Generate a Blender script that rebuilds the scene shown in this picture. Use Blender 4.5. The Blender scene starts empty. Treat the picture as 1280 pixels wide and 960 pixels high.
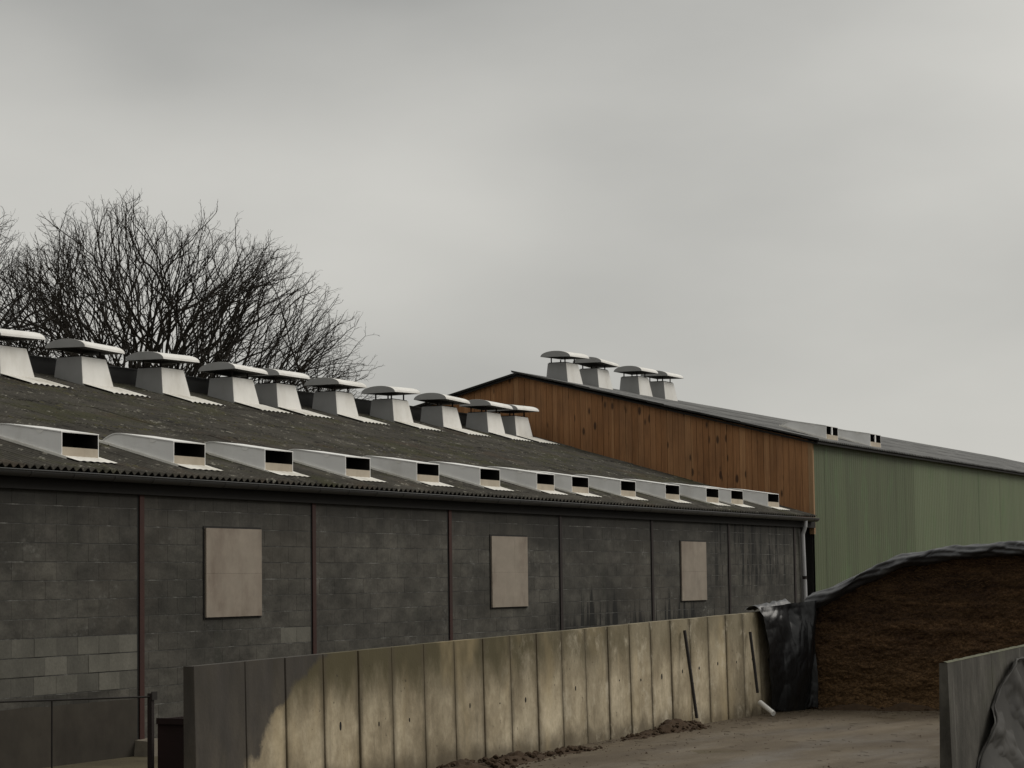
import bpy, bmesh, math, random
import numpy as np
from mathutils import Vector, Matrix, noise
rnd = random.Random(7)
R = math.radians
scene = bpy.context.scene
col = scene.collection

# ------------------------------------------------------------------ camera
HC = 2.35                                  # lens height above the yard
F_PX, YAW, PITCH, ROLL = 3037.9, .4257, .0815, -.0133
def cam_axes():
    f = Vector((math.cos(YAW)*math.cos(PITCH), math.sin(YAW)*math.cos(PITCH), math.sin(PITCH)))
    r = Vector((math.sin(YAW), -math.cos(YAW), 0)); u = r.cross(f)
    return f, r*math.cos(ROLL)+u*math.sin(ROLL), u*math.cos(ROLL)-r*math.sin(ROLL)
CF, CR, CU = cam_axes()
cam_data = bpy.data.cameras.new('camera'); cam = bpy.data.objects.new('camera', cam_data); col.objects.link(cam)
cam_data.sensor_width = 36; cam_data.lens = F_PX/1280*36; cam_data.clip_start = .1; cam_data.clip_end = 3000
cam.matrix_world = Matrix(((CR.x, CU.x, -CF.x, 0), (CR.y, CU.y, -CF.y, 0), (CR.z, CU.z, -CF.z, HC), (0, 0, 0, 1)))
scene.camera = cam
def ray(x, y): return CF+CR*((x-640)/F_PX)+CU*((480-y)/F_PX)
def onY(x, y, Y): d = ray(x, y); p = d*(Y/d.y); return Vector((p.x, p.y, p.z+HC))
def onX(x, y, X): d = ray(x, y); p = d*(X/d.x); return Vector((p.x, p.y, p.z+HC))
def onZ(x, y, Z): d = ray(x, y); p = d*((Z-HC)/d.z); return Vector((p.x, p.y, p.z+HC))

# ------------------------------------------------------------------ sky, sun, exposure
SUN_DIR = Vector((.62, -.58, .62)).normalized()
world = bpy.data.worlds.new('World'); scene.world = world; world.use_nodes = True
wn, wl = world.node_tree.nodes, world.node_tree.links
wn.clear()
def W(t, **k):
    n = wn.new(t)
    for a, b in k.items(): setattr(n, a, b)
    return n
wout = W('ShaderNodeOutputWorld'); bg = W('ShaderNodeBackground'); bg.inputs[1].default_value = .1
sky = W('ShaderNodeTexSky', sky_type='NISHITA', sun_disc=False)
sky.sun_elevation = math.asin(SUN_DIR.z); sky.sun_rotation = math.atan2(SUN_DIR.x, SUN_DIR.y)
tc = W('ShaderNodeTexCoord')
sep = W('ShaderNodeSeparateXYZ'); wl.new(tc.outputs['Generated'], sep.inputs[0])
def wmath(op, a, b=None, clamp=False):
    n = W('ShaderNodeMath', operation=op, use_clamp=clamp)
    for i, v in enumerate((a, b)):
        if v is None: continue
        if isinstance(v, (int, float)): n.inputs[i].default_value = v
        else: wl.new(v, n.inputs[i])
    return n.outputs[0]
def wnoise(scale, loc, sc, detail, rough=.5):
    mp = W('ShaderNodeMapping'); mp.inputs['Location'].default_value = loc; mp.inputs['Scale'].default_value = sc
    wl.new(tc.outputs['Generated'], mp.inputs[0])
    n = W('ShaderNodeTexNoise'); n.inputs['Scale'].default_value = scale; n.inputs['Detail'].default_value = detail
    n.inputs['Roughness'].default_value = rough; wl.new(mp.outputs[0], n.inputs[0]); return n.outputs['Fac']
n1 = wnoise(2.8, (7.39, 5.59, .25), (1, 1, 2.2), 2, .4)
n2 = wnoise(9, (2.2, .4, .1), (1, 1, 2.4), 4, .5)
cl = wmath('ADD', wmath('MULTIPLY', n1, .9), wmath('MULTIPLY', n2, .1))
ramp = W('ShaderNodeValToRGB'); wl.new(cl, ramp.inputs[0])
ramp.color_ramp.interpolation = 'LINEAR'
e = ramp.color_ramp.elements
e[0].position = .38; e[0].color = (.32, .32, .306, 1)
e[1].position = .70; e[1].color = (.655, .643, .60, 1)
zc = wmath('MAXIMUM', sep.outputs[2], 0.0)
grad = wmath('ADD', 1.0, wmath('MULTIPLY', wmath('POWER', zc, 1.6), .8))      # an overcast sky is brighter overhead
mul = W('ShaderNodeMix', data_type='RGBA', blend_type='MULTIPLY'); mul.inputs[0].default_value = 1
wl.new(ramp.outputs[0], mul.inputs[6])
cmb = W('ShaderNodeCombineColor'); g10 = wmath('MULTIPLY', grad, 10.0)
for i in range(3): wl.new(g10, cmb.inputs[i])
wl.new(cmb.outputs[0], mul.inputs[7])
mix = W('ShaderNodeMix', data_type='RGBA'); mix.inputs[0].default_value = .97
wl.new(sky.outputs[0], mix.inputs[6]); wl.new(mul.outputs[2], mix.inputs[7])
wl.new(mix.outputs[2], bg.inputs[0]); wl.new(bg.outputs[0], wout.inputs[0])

sd = bpy.data.lights.new('sun', 'SUN'); sd.energy = 1.5; sd.angle = R(30); sd.color = (1, .95, .87)
sun = bpy.data.objects.new('sun', sd); col.objects.link(sun)
sun.rotation_euler = (-SUN_DIR).to_track_quat('-Z', 'Y').to_euler(); sun.location = (0, 0, 40)
scene.view_settings.view_transform = 'Standard'; scene.view_settings.look = 'None'
scene.view_settings.exposure = 0; scene.view_settings.gamma = 1; scene.view_settings.use_curve_mapping = False

# ------------------------------------------------------------------ helpers
class MB:
    def __init__(s): s.v = []; s.f = []
    def add(s, vs, fs):
        b = len(s.v); s.v += [tuple(p) for p in vs]; s.f += [tuple(i+b for i in f) for f in fs]
    def box(s, x0, x1, y0, y1, z0, z1):
        s.add([(x0,y0,z0),(x1,y0,z0),(x1,y1,z0),(x0,y1,z0),(x0,y0,z1),(x1,y0,z1),(x1,y1,z1),(x0,y1,z1)],
              [(0,3,2,1),(4,5,6,7),(0,1,5,4),(1,2,6,5),(2,3,7,6),(3,0,4,7)])
    def hexa(s, p):                        # bottom loop 4, top loop 4
        s.add(p, [(0,3,2,1),(4,5,6,7),(0,1,5,4),(1,2,6,5),(2,3,7,6),(3,0,4,7)])
    def prism(s, loop, d):                 # planar loop extruded by vector d
        n = len(loop); d = Vector(d); a = [Vector(p) for p in loop]
        s.add(a+[p+d for p in a], [tuple(range(n))[::-1], tuple(range(n, 2*n))]+[(i, (i+1)%n, n+(i+1)%n, n+i) for i in range(n)])
    def tube(s, pts, rad, n=8, cap=True):
        pts = [Vector(p) for p in pts]; rr = rad if isinstance(rad, (list, tuple)) else [rad]*len(pts)
        vs = []; ref = None
        for i, p in enumerate(pts):
            t = (pts[min(i+1, len(pts)-1)]-pts[max(i-1, 0)]).normalized()
            if ref is None: ref = t.orthogonal().normalized()
            a = (ref-t*ref.dot(t)).normalized(); b = t.cross(a); ref = a
            vs += [p+(a*math.cos(2*math.pi*k/n)+b*math.sin(2*math.pi*k/n))*rr[i] for k in range(n)]
        fs = [(i*n+k, i*n+(k+1)%n, (i+1)*n+(k+1)%n, (i+1)*n+k) for i in range(len(pts)-1) for k in range(n)]
        if cap: fs += [tuple(range(n))[::-1], tuple(range((len(pts)-1)*n, len(pts)*n))]
        s.add(vs, fs)
    def grid(s, fn, nu, nv):
        s.add([fn(i/nu, j/nv) for i in range(nu+1) for j in range(nv+1)],
              [(i*(nv+1)+j, (i+1)*(nv+1)+j, (i+1)*(nv+1)+j+1, i*(nv+1)+j+1) for i in range(nu) for j in range(nv)])
    def mesh(s, name, smooth=False):
        m = bpy.data.meshes.new(name); m.from_pydata(s.v, [], s.f); m.update()
        bm = bmesh.new(); bm.from_mesh(m); bmesh.ops.recalc_face_normals(bm, faces=bm.faces); bm.to_mesh(m); bm.free()
        if smooth: m.polygons.foreach_set('use_smooth', [True]*len(m.polygons))
        return m
def link(name, mesh, mat, parent=None, world=False):
    o = bpy.data.objects.new(name, mesh); col.objects.link(o)
    if mat and not mesh.materials: mesh.materials.append(mat)
    if parent:
        o.parent = parent
        if world: o.matrix_parent_inverse = Matrix.Translation(-root_loc(parent))
    return o
def root_loc(p):
    l = Vector(p.location)
    while p.parent: l = l+Vector(p.parent.location)+Vector(p.matrix_parent_inverse.to_translation()); p = p.parent
    return l
def build(name, mb, mat, parent=None, world=True, smooth=False):
    return link(name, mb.mesh(name, smooth), mat, parent, world)
def tag(o, label=None, cat=None, group=None, kind=None):
    for k, v in (('label', label), ('category', cat), ('group', group), ('kind', kind)):
        if v: o[k] = v
    return o
def thing(name, loc, label, cat, group=None):
    o = bpy.data.objects.new(name, None); o.location = loc; o.empty_display_size = .3; col.objects.link(o)
    return tag(o, label, cat, group)

# ------------------------------------------------------------------ materials
class Mat:
    def __init__(s, name, rough=.9, spec=.3):
        s.m = bpy.data.materials.new(name); s.m.use_nodes = True
        s.n, s.l = s.m.node_tree.nodes, s.m.node_tree.links
        s.b = s.n['Principled BSDF']; s.b.inputs['Roughness'].default_value = rough
        s.b.inputs['Specular IOR Level'].default_value = spec
        s.geo = s.n.new('ShaderNodeNewGeometry'); s.oi = s.n.new('ShaderNodeObjectInfo'); s.tc = s.n.new('ShaderNodeTexCoord')
        s.pos = s.geo.outputs['Position']
    def put(s, sock, v):
        if isinstance(v, (int, float)): sock.default_value = v
        elif isinstance(v, tuple): sock.default_value = v if len(v) == len(sock.default_value) else (*v, 1)
        else: s.l.new(v, sock)
    def noise(s, scale, sc=(1,1,1), detail=4, rough=.55, vec=None, loc=(0,0,0), rand=0):
        mp = s.n.new('ShaderNodeMapping'); mp.inputs['Scale'].default_value = sc; mp.inputs['Location'].default_value = loc
        s.l.new(vec or s.pos, mp.inputs[0])
        t = s.n.new('ShaderNodeTexNoise'); t.inputs['Scale'].default_value = scale
        t.inputs['Detail'].default_value = detail; t.inputs['Roughness'].default_value = rough
        if rand:
            t.noise_dimensions = '4D'; s.l.new(s.math('MULTIPLY', s.oi.outputs['Random'], float(rand)), t.inputs['W'])
        s.l.new(mp.outputs[0], t.inputs['Vector']); return t.outputs['Fac']
    def math(s, op, a, b=0.0, c=None, clamp=False):
        n = s.n.new('ShaderNodeMath'); n.operation = op; n.use_clamp = clamp
        for i, v in enumerate((a, b, c)):
            if v is not None: s.put(n.inputs[i], v)
        return n.outputs[0]
    def ramp(s, f, stops):
        r = s.n.new('ShaderNodeValToRGB'); s.l.new(f, r.inputs[0]); el = r.color_ramp.elements
        while len(el) < len(stops): el.new(.5)
        for x, (p, c) in zip(el, stops):
            x.position = p; x.color = (*c, 1) if isinstance(c, tuple) else (c, c, c, 1)
        return r.outputs[0]
    def step(s, f, a, b):                  # smooth 0..1 from a to b
        n = s.n.new('ShaderNodeMapRange'); n.interpolation_type = 'SMOOTHSTEP'
        s.put(n.inputs[0], f); s.put(n.inputs[1], a); s.put(n.inputs[2], b); return n.outputs[0]
    def mix(s, f, a, b, mode='MIX'):
        n = s.n.new('ShaderNodeMix'); n.data_type = 'RGBA'; n.blend_type = mode
        s.put(n.inputs[0], f); s.put(n.inputs[6], a); s.put(n.inputs[7], b); return n.outputs[2]
    def xyz(s, v=None):
        n = s.n.new('ShaderNodeSeparateXYZ'); s.l.new(v or s.pos, n.inputs[0]); return n.outputs
    def val(s, c, f):                      # colour times value
        n = s.n.new('ShaderNodeVectorMath'); n.operation = 'SCALE'; s.put(n.inputs[0], c if not isinstance(c, tuple) else c[:3])
        s.put(n.inputs['Scale'], f); return n.outputs[0]
    def bump(s, h, st=.4, dist=.01):
        n = s.n.new('ShaderNodeBump'); n.inputs['Strength'].default_value = st; n.inputs['Distance'].default_value = dist
        s.put(n.inputs['Height'], h); s.l.new(n.outputs[0], s.b.inputs['Normal'])
    def done(s, c, rough=None):
        s.put(s.b.inputs['Base Color'], c)
        if rough is not None: s.put(s.b.inputs['Roughness'], rough)
        return s.m

def m_block(name, island=False):
    M = Mat(name); r = M.geo.outputs['Random Per Island'] if island else M.oi.outputs['Random']
    x, y, z = M.xyz()
    base = M.ramp(r, [(0, (.053,.050,.043)), (.5, (.057,.054,.046)), (.85, (.060,.056,.048)), (1, (.068,.064,.054))])
    big = M.noise(.55, (1,1,1.5), 4)
    c = M.val(base, M.math('MULTIPLY_ADD', M.step(big, .3, .7), .75, .62)); mid = M.noise(2.3, (.7,1,1.4), 6, .7, loc=(3,1,7)); c = M.val(c, M.math('MULTIPLY_ADD', M.step(mid, .3, .7), .75, .62))
    fine = M.noise(26, detail=5, rough=.7); c = M.val(c, M.math('MULTIPLY_ADD', fine, .9, .55))
    warm = M.step(M.noise(.4, loc=(3,0,9)), .45, .7); c = M.mix(M.math('MULTIPLY', warm, .35), c, (.058,.050,.038))
    # pale efflorescence runs
    eff = M.math('MULTIPLY', M.step(M.noise(.9, (1,1,1.8), 5, .65, loc=(7,1,0)), .52, .70), M.step(M.noise(7, (1,1,1.4), 5, .7), .46, .68))
    c = M.mix(M.math('MULTIPLY', eff, .6), c, (.19,.188,.172))
    eave_shade = M.math('MULTIPLY', M.step(M.math('MULTIPLY_ADD', M.noise(1.9, (1,1,.1), 5, .7, loc=(2,2,2)), 1.3, z), 3.5, 4.35), .7); c = M.mix(eave_shade, c, (.022,.021,.019))  # shade of the eave painted in: ragged darkening towards the wall top
    # black mould: wet feet above the bunker wall and runs below the eave
    sm = M.math('MULTIPLY', M.step(x, 42.5, 45), M.math('SUBTRACT', 1.0, M.step(x, 53.5, 55)))
    hgt = M.math('MULTIPLY_ADD', M.step(M.noise(2.6, (1,0,0), 6, .8, loc=(.2,.43,.61)), .45, .64), .9, 1.42)
    foot = M.math('MULTIPLY', sm, M.step(M.math('SUBTRACT', hgt, z), -.05, .22))
    runs = M.math('MULTIPLY', M.math('MULTIPLY', M.step(x, 52.6, 53.6), M.math('SUBTRACT', 1.0, M.step(x, 58.2, 59.2))), M.step(M.noise(4.5, (1,0,.12), 4, .7, loc=(1.7,.43,.2)), .47, .60))
    runs = M.math('MULTIPLY', runs, M.step(z, 1.6, 2.5))
    c = M.mix(M.math('MULTIPLY', M.math('MAXIMUM', foot, runs), .93), c, (.006,.006,.0055))
    grn = M.math('MULTIPLY', M.step(M.noise(1.1, (2,1,.4), 5, loc=(0,4,2)), .55, .8), .3)
    c = M.mix(grn, c, (.042,.047,.034))
    M.bump(fine, .5, .006)
    return M.done(c, .95)
BLOCK = m_block('concrete_block'); BLOCK_I = m_block('concrete_block_far', True)
def m_pale():
    M = Mat('pale_block'); base = M.ramp(M.oi.outputs['Random'], [(0, (.078,.075,.064)), (.5, (.100,.096,.081)), (1, (.135,.129,.109))])
    f = M.noise(22, detail=5, rough=.7); b = M.noise(2.2, detail=4)
    c = M.val(base, M.math('MULTIPLY', M.math('MULTIPLY_ADD', f, .7, .65), M.math('MULTIPLY_ADD', b, 1.0, .5)))
    M.bump(f, .5, .006); return M.done(c, .95)
PALE = m_pale()
def m_simple(name, c, rough=.8, var=.35, scale=6, sc=(1,1,1), spec=.3, metal=0, dirt=None, dirt_amt=.5, bump=0, rand=0, dscale=1.3):
    M = Mat(name, rough, spec); n = M.noise(scale, sc, 5, .6, rand=rand)
    o = M.val(c, M.math('MULTIPLY_ADD', n, 2*var, 1-var))
    if dirt:
        d = M.step(M.noise(dscale, (1,1,.5), 5, .65, loc=(4,2,1)), .42, .75); o = M.mix(M.math('MULTIPLY', d, dirt_amt), o, dirt)
    if bump: M.bump(n, bump, .01)
    M.b.inputs['Metallic'].default_value = metal
    return M.done(o)
def m_mortar():
    M = Mat('mortar', .95); n = M.noise(2.4, (1,1,3), 6, .75)
    return M.done(M.ramp(n, [(.40, (.040,.039,.036)), (.54, (.075,.073,.067)), (.62, (.15,.148,.137)), (.75, (.26,.255,.235))]))
MORTAR = m_mortar()
DARKJOINT = m_simple('dark_joint', (.02,.019,.018), .95)
RUST = m_simple('red_oxide_steel', (.038,.0115,.008), .75, .5, 3, (1,1,.5), dirt=(.022,.011,.009), dirt_amt=.8)
RUSTD = m_simple('dark_weathered_steel', (.017,.011,.010), .8, .5, 4)
SHUT = m_simple('beige_board', (.265,.228,.185), .8, .25, 2.2, (1,1,2), dirt=(.13,.095,.072), dirt_amt=.7)
ZINC = m_simple('gutter_zinc', (.034,.034,.034), .45, .3, 3, spec=.5, metal=.2)
PIPE = m_simple('grey_pipe', (.46,.46,.47), .5, .2, 4)
BLACKB = m_simple('black_board', (.014,.013,.012), .9, .4)
FASC = m_simple('fascia', (.011,.010,.009), .9, .4)
RENDER_ = m_simple('dark_plinth_render', (.042,.036,.028), .95, .55, 1.6, dirt=(.018,.014,.011), dirt_amt=.6, bump=.3)
WHITE = m_simple('vent_fibre_cement', (.76,.75,.72), .75, .1, 1.4, dirt=(.46,.43,.37), dirt_amt=.5)
WHITE2 = m_simple('vent_flashing', (.74,.72,.67), .8, .2, 5, dirt=(.30,.27,.20), dirt_amt=.55)
HOOD = m_simple('hood_panel', (.74,.735,.72), .7, .1, 2, dirt=(.45,.43,.39), dirt_amt=.45)
SILL = m_simple('weathered_sill', (.40,.35,.28), .85, .3, 4, dirt=(.25,.20,.14), dirt_amt=.5)
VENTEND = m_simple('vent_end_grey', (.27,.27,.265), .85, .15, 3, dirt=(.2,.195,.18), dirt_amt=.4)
UNDER = m_simple('cap_underside_shade', (.045,.043,.04), .95, .3)  # grimy underside, the shade below the cap painted into its dark colour
HOLE = m_simple('dark_opening', (.012,.011,.010), .95, .3)
INNER = m_simple('interior', (.05,.048,.045), .95, .3)

def m_roof():
    M = Mat('mossy_fibre_cement', .95, .25); x, y, z = M.xyz()
    r = M.oi.outputs['Random']
    base = M.ramp(M.noise(1.1, (.8,1,1), 6, .7), [(.28, (.024,.021,.017)), (.45, (.046,.042,.034)), (.6, (.066,.060,.049)), (.78, (.10,.092,.076))])
    c = M.val(base, M.math('MULTIPLY_ADD', r, .16, .92))
    moss = M.step(M.noise(.55, (1,1.2,1), 5, .7, loc=(5,0,3)), .5, .64)
    c = M.mix(M.math('MULTIPLY', moss, .62), c, (.047,.047,.018))
    rst = M.step(M.noise(.7, (1,1,1), 4, .65, loc=(15,6,3)), .55, .7); c = M.mix(M.math('MULTIPLY', rst, .45), c, (.065,.043,.026))
    lich = M.step(M.noise(3.0, (.7,1.2,1), 6, .8, loc=(0,9,0)), .57, .66)
    c = M.mix(M.math('MULTIPLY', lich, .8), c, (.26,.245,.205))
    blk = M.step(M.noise(2.3, (.7,1.2,1), 6, .8, loc=(8,0,0)), .55, .63)
    c = M.mix(M.math('MULTIPLY', blk, .85), c, (.011,.009,.007))
    M.bump(M.noise(14, detail=5, rough=.7), .6, .02); return M.done(c)
ROOF = m_roof()
def m_roof2():
    M = Mat('grey_fibre_cement', .9, .3)
    c = M.ramp(M.noise(1.2, (.6,1,1), 6, .65), [(.3, (.085,.085,.084)), (.55, (.15,.15,.147)), (.75, (.26,.258,.25))])
    M.bump(M.noise(14, detail=5), .4, .01); return M.done(c)
ROOF2 = m_roof2()
MOSS = m_simple('moss', (.05,.046,.018), 1, .6, 3, dirt=(.028,.02,.011), dirt_amt=.8)

def m_wood():
    M = Mat('larch_board', .75, .3)
    r = M.oi.outputs['Random']
    base = M.ramp(r, [(0, (.28,.130,.050)), (.4, (.31,.148,.060)), (.8, (.34,.168,.072)), (1, (.39,.205,.092))])
    grain = M.noise(7, (6,6,.22), 6, .7, rand=40)
    c = M.val(base, M.math('MULTIPLY_ADD', grain, 1.25, .22))
    sap = M.step(M.noise(9, (1,1,.035), 3, .5, rand=25), .56, .7); c = M.mix(M.math('MULTIPLY', sap, .55), c, (.40,.225,.105))
    hrt = M.step(M.noise(6, (1,1,.05), 4, .6, rand=31, loc=(3,1,0)), .55, .72); c = M.mix(M.math('MULTIPLY', hrt, .45), c, (.12,.050,.020))
    # knots: small dark ovals, different in each board
    mp = M.n.new('ShaderNodeMapping'); mp.inputs['Scale'].default_value = (7,7,2.6); M.l.new(M.pos, mp.inputs[0])
    v = M.n.new('ShaderNodeTexVoronoi'); v.voronoi_dimensions = '4D'; v.inputs['Scale'].default_value = .75; v.inputs['Randomness'].default_value = 1
    M.l.new(mp.outputs[0], v.inputs['Vector']); M.l.new(M.math('MULTIPLY', r, 60.0), v.inputs['W'])
    k = M.math('SUBTRACT', 1.0, M.step(v.outputs['Distance'], .16, .30))
    c = M.mix(M.math('MULTIPLY', k, .85), c, (.025,.012,.006))
    dark = M.step(M.noise(1.3, (1,1,.5), 4), .45, .75); c = M.mix(M.math('MULTIPLY', dark, .35), c, (.07,.035,.018))
    M.bump(grain, .3, .004); return M.done(c)
WOOD = m_wood()
TRIMW = m_simple('pale_corner_wood', (.27,.165,.085), .75, .3, 5, (5,5,.4))
def m_green(name, a, b):
    M = Mat(name, .6, .35); n = M.noise(.8, (1,1,.25), 6, .65); st = M.noise(3, (1,1,.10), 5, .65)
    c = M.mix(M.step(M.math('MULTIPLY_ADD', st, .5, M.math('MULTIPLY', n, .5)), .36, .64), a, b)
    c = M.val(c, M.math('MULTIPLY_ADD', M.oi.outputs['Random'], .14, .93))
    alg = M.math('MULTIPLY', M.step(M.noise(.9, (1.6,1,.7), 5, .7, loc=(3,3,3)), .5, .7), .5)
    c = M.mix(alg, c, (.080,.135,.050)); return M.done(c)
GREEN_D = m_green('green_cladding_dull', (.066,.080,.037), (.076,.096,.044))
GREEN_L = m_green('green_cladding_pale', (.094,.115,.058), (.112,.140,.072))

def m_panel():
    M = Mat('bunker_concrete', .85, .3); x, y, z = M.xyz(); r = M.oi.outputs['Random']
    base = M.ramp(M.noise(1.3, (1,1,.75), 6, .68, rand=6), [(.26, (.15,.120,.075)), (.46, (.30,.25,.168)), (.68, (.56,.485,.35))])
    c = M.val(base, M.math('MULTIPLY_ADD', r, .22, .89))
    fine = M.noise(18, detail=5, rough=.7); c = M.val(c, M.math('MULTIPLY_ADD', fine, .5, .75))
    top = M.math('MULTIPLY_ADD', x, -.0144, M.math('ADD', z, .318))       # height measured to the sloping top, 1.51 = top
    alg = M.math('MULTIPLY', M.step(M.math('MULTIPLY_ADD', M.noise(1.6, (1,1,.5), 5, .7), .9, top), 1.05, 1.8), .85)
    alg = M.math('MULTIPLY', alg, M.math('SUBTRACT', 1.15, M.math('MULTIPLY', M.step(x, 29, 36), .42)))
    c = M.mix(alg, c, (.072,.060,.028))
    foot = M.math('MULTIPLY', M.math('SUBTRACT', 1.0, M.step(M.math('MULTIPLY_ADD', M.noise(3, (1,1,1), 5), -.5, z), -.22, .12)), .75)
    c = M.mix(foot, c, (.075,.058,.036))
    yel = M.math('MULTIPLY', M.step(M.noise(.8, (1,1,.6), 4, .6, loc=(2,5,8)), .5, .72), .5); c = M.mix(yel, c, (.40,.315,.18))
    strk = M.math('MULTIPLY', M.step(M.noise(9, (1,1,.08), 4, .6), .54, .74), .32); c = M.mix(strk, c, (.11,.092,.06))
    spots = M.step(M.noise(11, detail=3, rough=.6, loc=(0,0,6)), .68, .74); c = M.mix(M.math('MULTIPLY', spots, .7), c, (.04,.03,.02))
    fr = M.math('FRACT', M.math('MULTIPLY_ADD', x, 1/.876, -(onY(952, 850, 13.75).x/.876)+40.0))
    jd = M.math('MINIMUM', fr, M.math('SUBTRACT', 1.0, fr))
    jn = M.math('MULTIPLY', M.math('SUBTRACT', 1.0, M.step(M.math('MULTIPLY_ADD', M.noise(2.6, (1,1,.6), 5, .7, loc=(5,5,5)), -.22, jd), -.12, .04)), .7)
    c = M.mix(jn, c, (.07,.055,.033))
    wht = M.math('MULTIPLY', M.math('MULTIPLY', M.step(M.noise(2.2, (1,1,.9), 6, .72, rand=5), .52, .70), M.step(x, 28, 34)), .6); c = M.mix(wht, c, (.58,.52,.40))
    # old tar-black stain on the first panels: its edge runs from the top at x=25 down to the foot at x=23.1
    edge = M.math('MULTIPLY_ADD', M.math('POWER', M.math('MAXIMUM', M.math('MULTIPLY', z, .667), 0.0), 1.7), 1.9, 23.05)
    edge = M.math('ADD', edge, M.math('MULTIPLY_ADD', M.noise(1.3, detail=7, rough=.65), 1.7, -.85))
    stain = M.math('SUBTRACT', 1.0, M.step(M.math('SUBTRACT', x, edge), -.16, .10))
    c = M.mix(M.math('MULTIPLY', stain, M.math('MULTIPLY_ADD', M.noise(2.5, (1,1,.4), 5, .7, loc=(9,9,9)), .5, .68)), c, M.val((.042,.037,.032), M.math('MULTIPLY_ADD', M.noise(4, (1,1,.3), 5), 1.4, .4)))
    M.bump(M.math('MULTIPLY_ADD', fine, .5, M.noise(3, detail=4)), .4, .015)
    return M.done(c)
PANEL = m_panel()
def m_panel2():
    M = Mat('weathered_concrete', .85, .3); x, y, z = M.xyz()
    c = M.ramp(M.noise(1.6, (1.4,1,.55), 7, .72), [(.3, (.020,.018,.014)), (.5, (.050,.046,.038)), (.72, (.105,.098,.083))])
    alg = M.math('MULTIPLY', M.step(M.noise(1.7, (1,1,.5), 5, .65, loc=(1,0,2)), .45, .7), M.step(z, .5, 1.5))
    c = M.mix(M.math('MULTIPLY', alg, .6), c, (.042,.046,.02))
    strk = M.step(M.noise(8, (1,1,.07), 4), .56, .72); c = M.mix(M.math('MULTIPLY', strk, .5), c, (.13,.122,.108))
    fine = M.noise(20, detail=5, rough=.7); M.bump(fine, .4, .01)
    return M.done(M.val(c, M.math('MULTIPLY_ADD', fine, .6, .7)))
PANEL2 = m_panel2()
EDGE = m_simple('mossy_wall_top', (.10,.10,.065), .95, .6, 8)
def m_floor():
    M = Mat('muddy_concrete', .6, .4)
    n = M.noise(.5, (.5,1.4,1), 6, .65); c = M.ramp(n, [(.3, (.060,.043,.025)), (.5, (.092,.070,.043)), (.7, (.135,.107,.072))])
    tr = M.step(M.noise(1.2, (.16,1.6,1), 5, .65, loc=(3,3,0)), .5, .7); c = M.mix(M.math('MULTIPLY', tr, .5), c, (.055,.037,.022))
    sp = M.step(M.noise(7, detail=5, rough=.7), .58, .7); c = M.mix(M.math('MULTIPLY', sp, .6), c, (.036,.023,.013))
    gr = M.noise(38, detail=4, rough=.8); c = M.val(c, M.math('MULTIPLY_ADD', gr, .5, .75))
    M.bump(M.math('MULTIPLY_ADD', gr, .2, M.noise(4, (.35,1.2,1), 6, .65)), .6, .03)
    return M.done(c, M.math('MULTIPLY_ADD', M.step(M.noise(.9, (.4,1,1), 4, loc=(6,6,0)), .3, .6), .5, .42))
FLOOR = m_floor()
def m_ground():
    M = Mat('muddy_ground', .95, .2); n = M.noise(.12, detail=6, rough=.65)
    c = M.ramp(n, [(.35, (.085,.062,.042)), (.5, (.10,.085,.052)), (.6, (.075,.062,.04)), (.75, (.06,.05,.033))])
    yy = M.xyz()[1]; c = M.mix(M.math('MULTIPLY', M.step(yy, 38.0, 60.0), M.step(n, .35, .6)), c, (.045,.068,.022))
    M.bump(M.noise(4, detail=6, rough=.7), .6, .05); return M.done(M.val(c, M.math('MULTIPLY_ADD', M.noise(3, detail=5), .8, .6)))
GROUND = m_ground()
def m_silage():
    M = Mat('silage', .95, .2); x, y, z = M.xyz()
    lay = M.noise(2.2, (1,.5,2.2), 7, .78); c = M.ramp(lay, [(.28, (.020,.011,.006)), (.45, (.052,.029,.015)), (.6, (.088,.050,.024)), (.78, (.15,.090,.044))])
    l2 = M.noise(1.0, (1,.12,3.4), 5, .6, loc=(4,4,4)); c = M.val(c, M.math('MULTIPLY_ADD', M.step(l2, .36, .62), .5, .65))
    low = M.math('SUBTRACT', 1.0, M.step(M.math('MULTIPLY_ADD', lay, .8, z), .7, 1.7)); c = M.mix(M.math('MULTIPLY', low, .5), c, (.135,.080,.035))
    fib = M.noise(30, (1,.7,1.4), 6, .85); c = M.val(c, M.math('MULTIPLY_ADD', M.step(fib, .3, .72), 1.7, .12))
    M.bump(fib, .8, .03); return M.done(c)
SILAGE = m_silage()
STRAW = m_simple('straw_bits', (.095,.056,.026), .9, .7, 9)
SOIL = m_simple('spilled_silage', (.047,.029,.016), 1, .7, 14, bump=.8)
SHEET = m_simple('black_plastic_sheet', (.010,.0102,.011), .42, .25, 3, spec=.4)
SHEETG = m_simple('sky_grey_sheet', (.036,.037,.041), .42, .45, 2.5, spec=.5, dirt=(.075,.073,.072), dirt_amt=.4)  # same black film, with the grey of reflected sky put into its colour
OLDSHEET = m_simple('old_grey_sheet', (.034,.032,.029), .75, .5, 3, spec=.25, dirt=(.065,.06,.053), dirt_amt=.5)
ROD = m_simple('rod_steel', (.016,.013,.011), .7, .3)
PVC = m_simple('white_pvc', (.72,.71,.68), .4, .08)
BARK = m_simple('oak_bark', (.028,.023,.018), .95, .4, 3)
DRED = m_simple('dark_red_paint', (.012,.004,.0035), .8, .5, 4)
PEDM = m_simple('foundation_concrete', (.16,.14,.11), .95, .5, 7, bump=.4)

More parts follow.
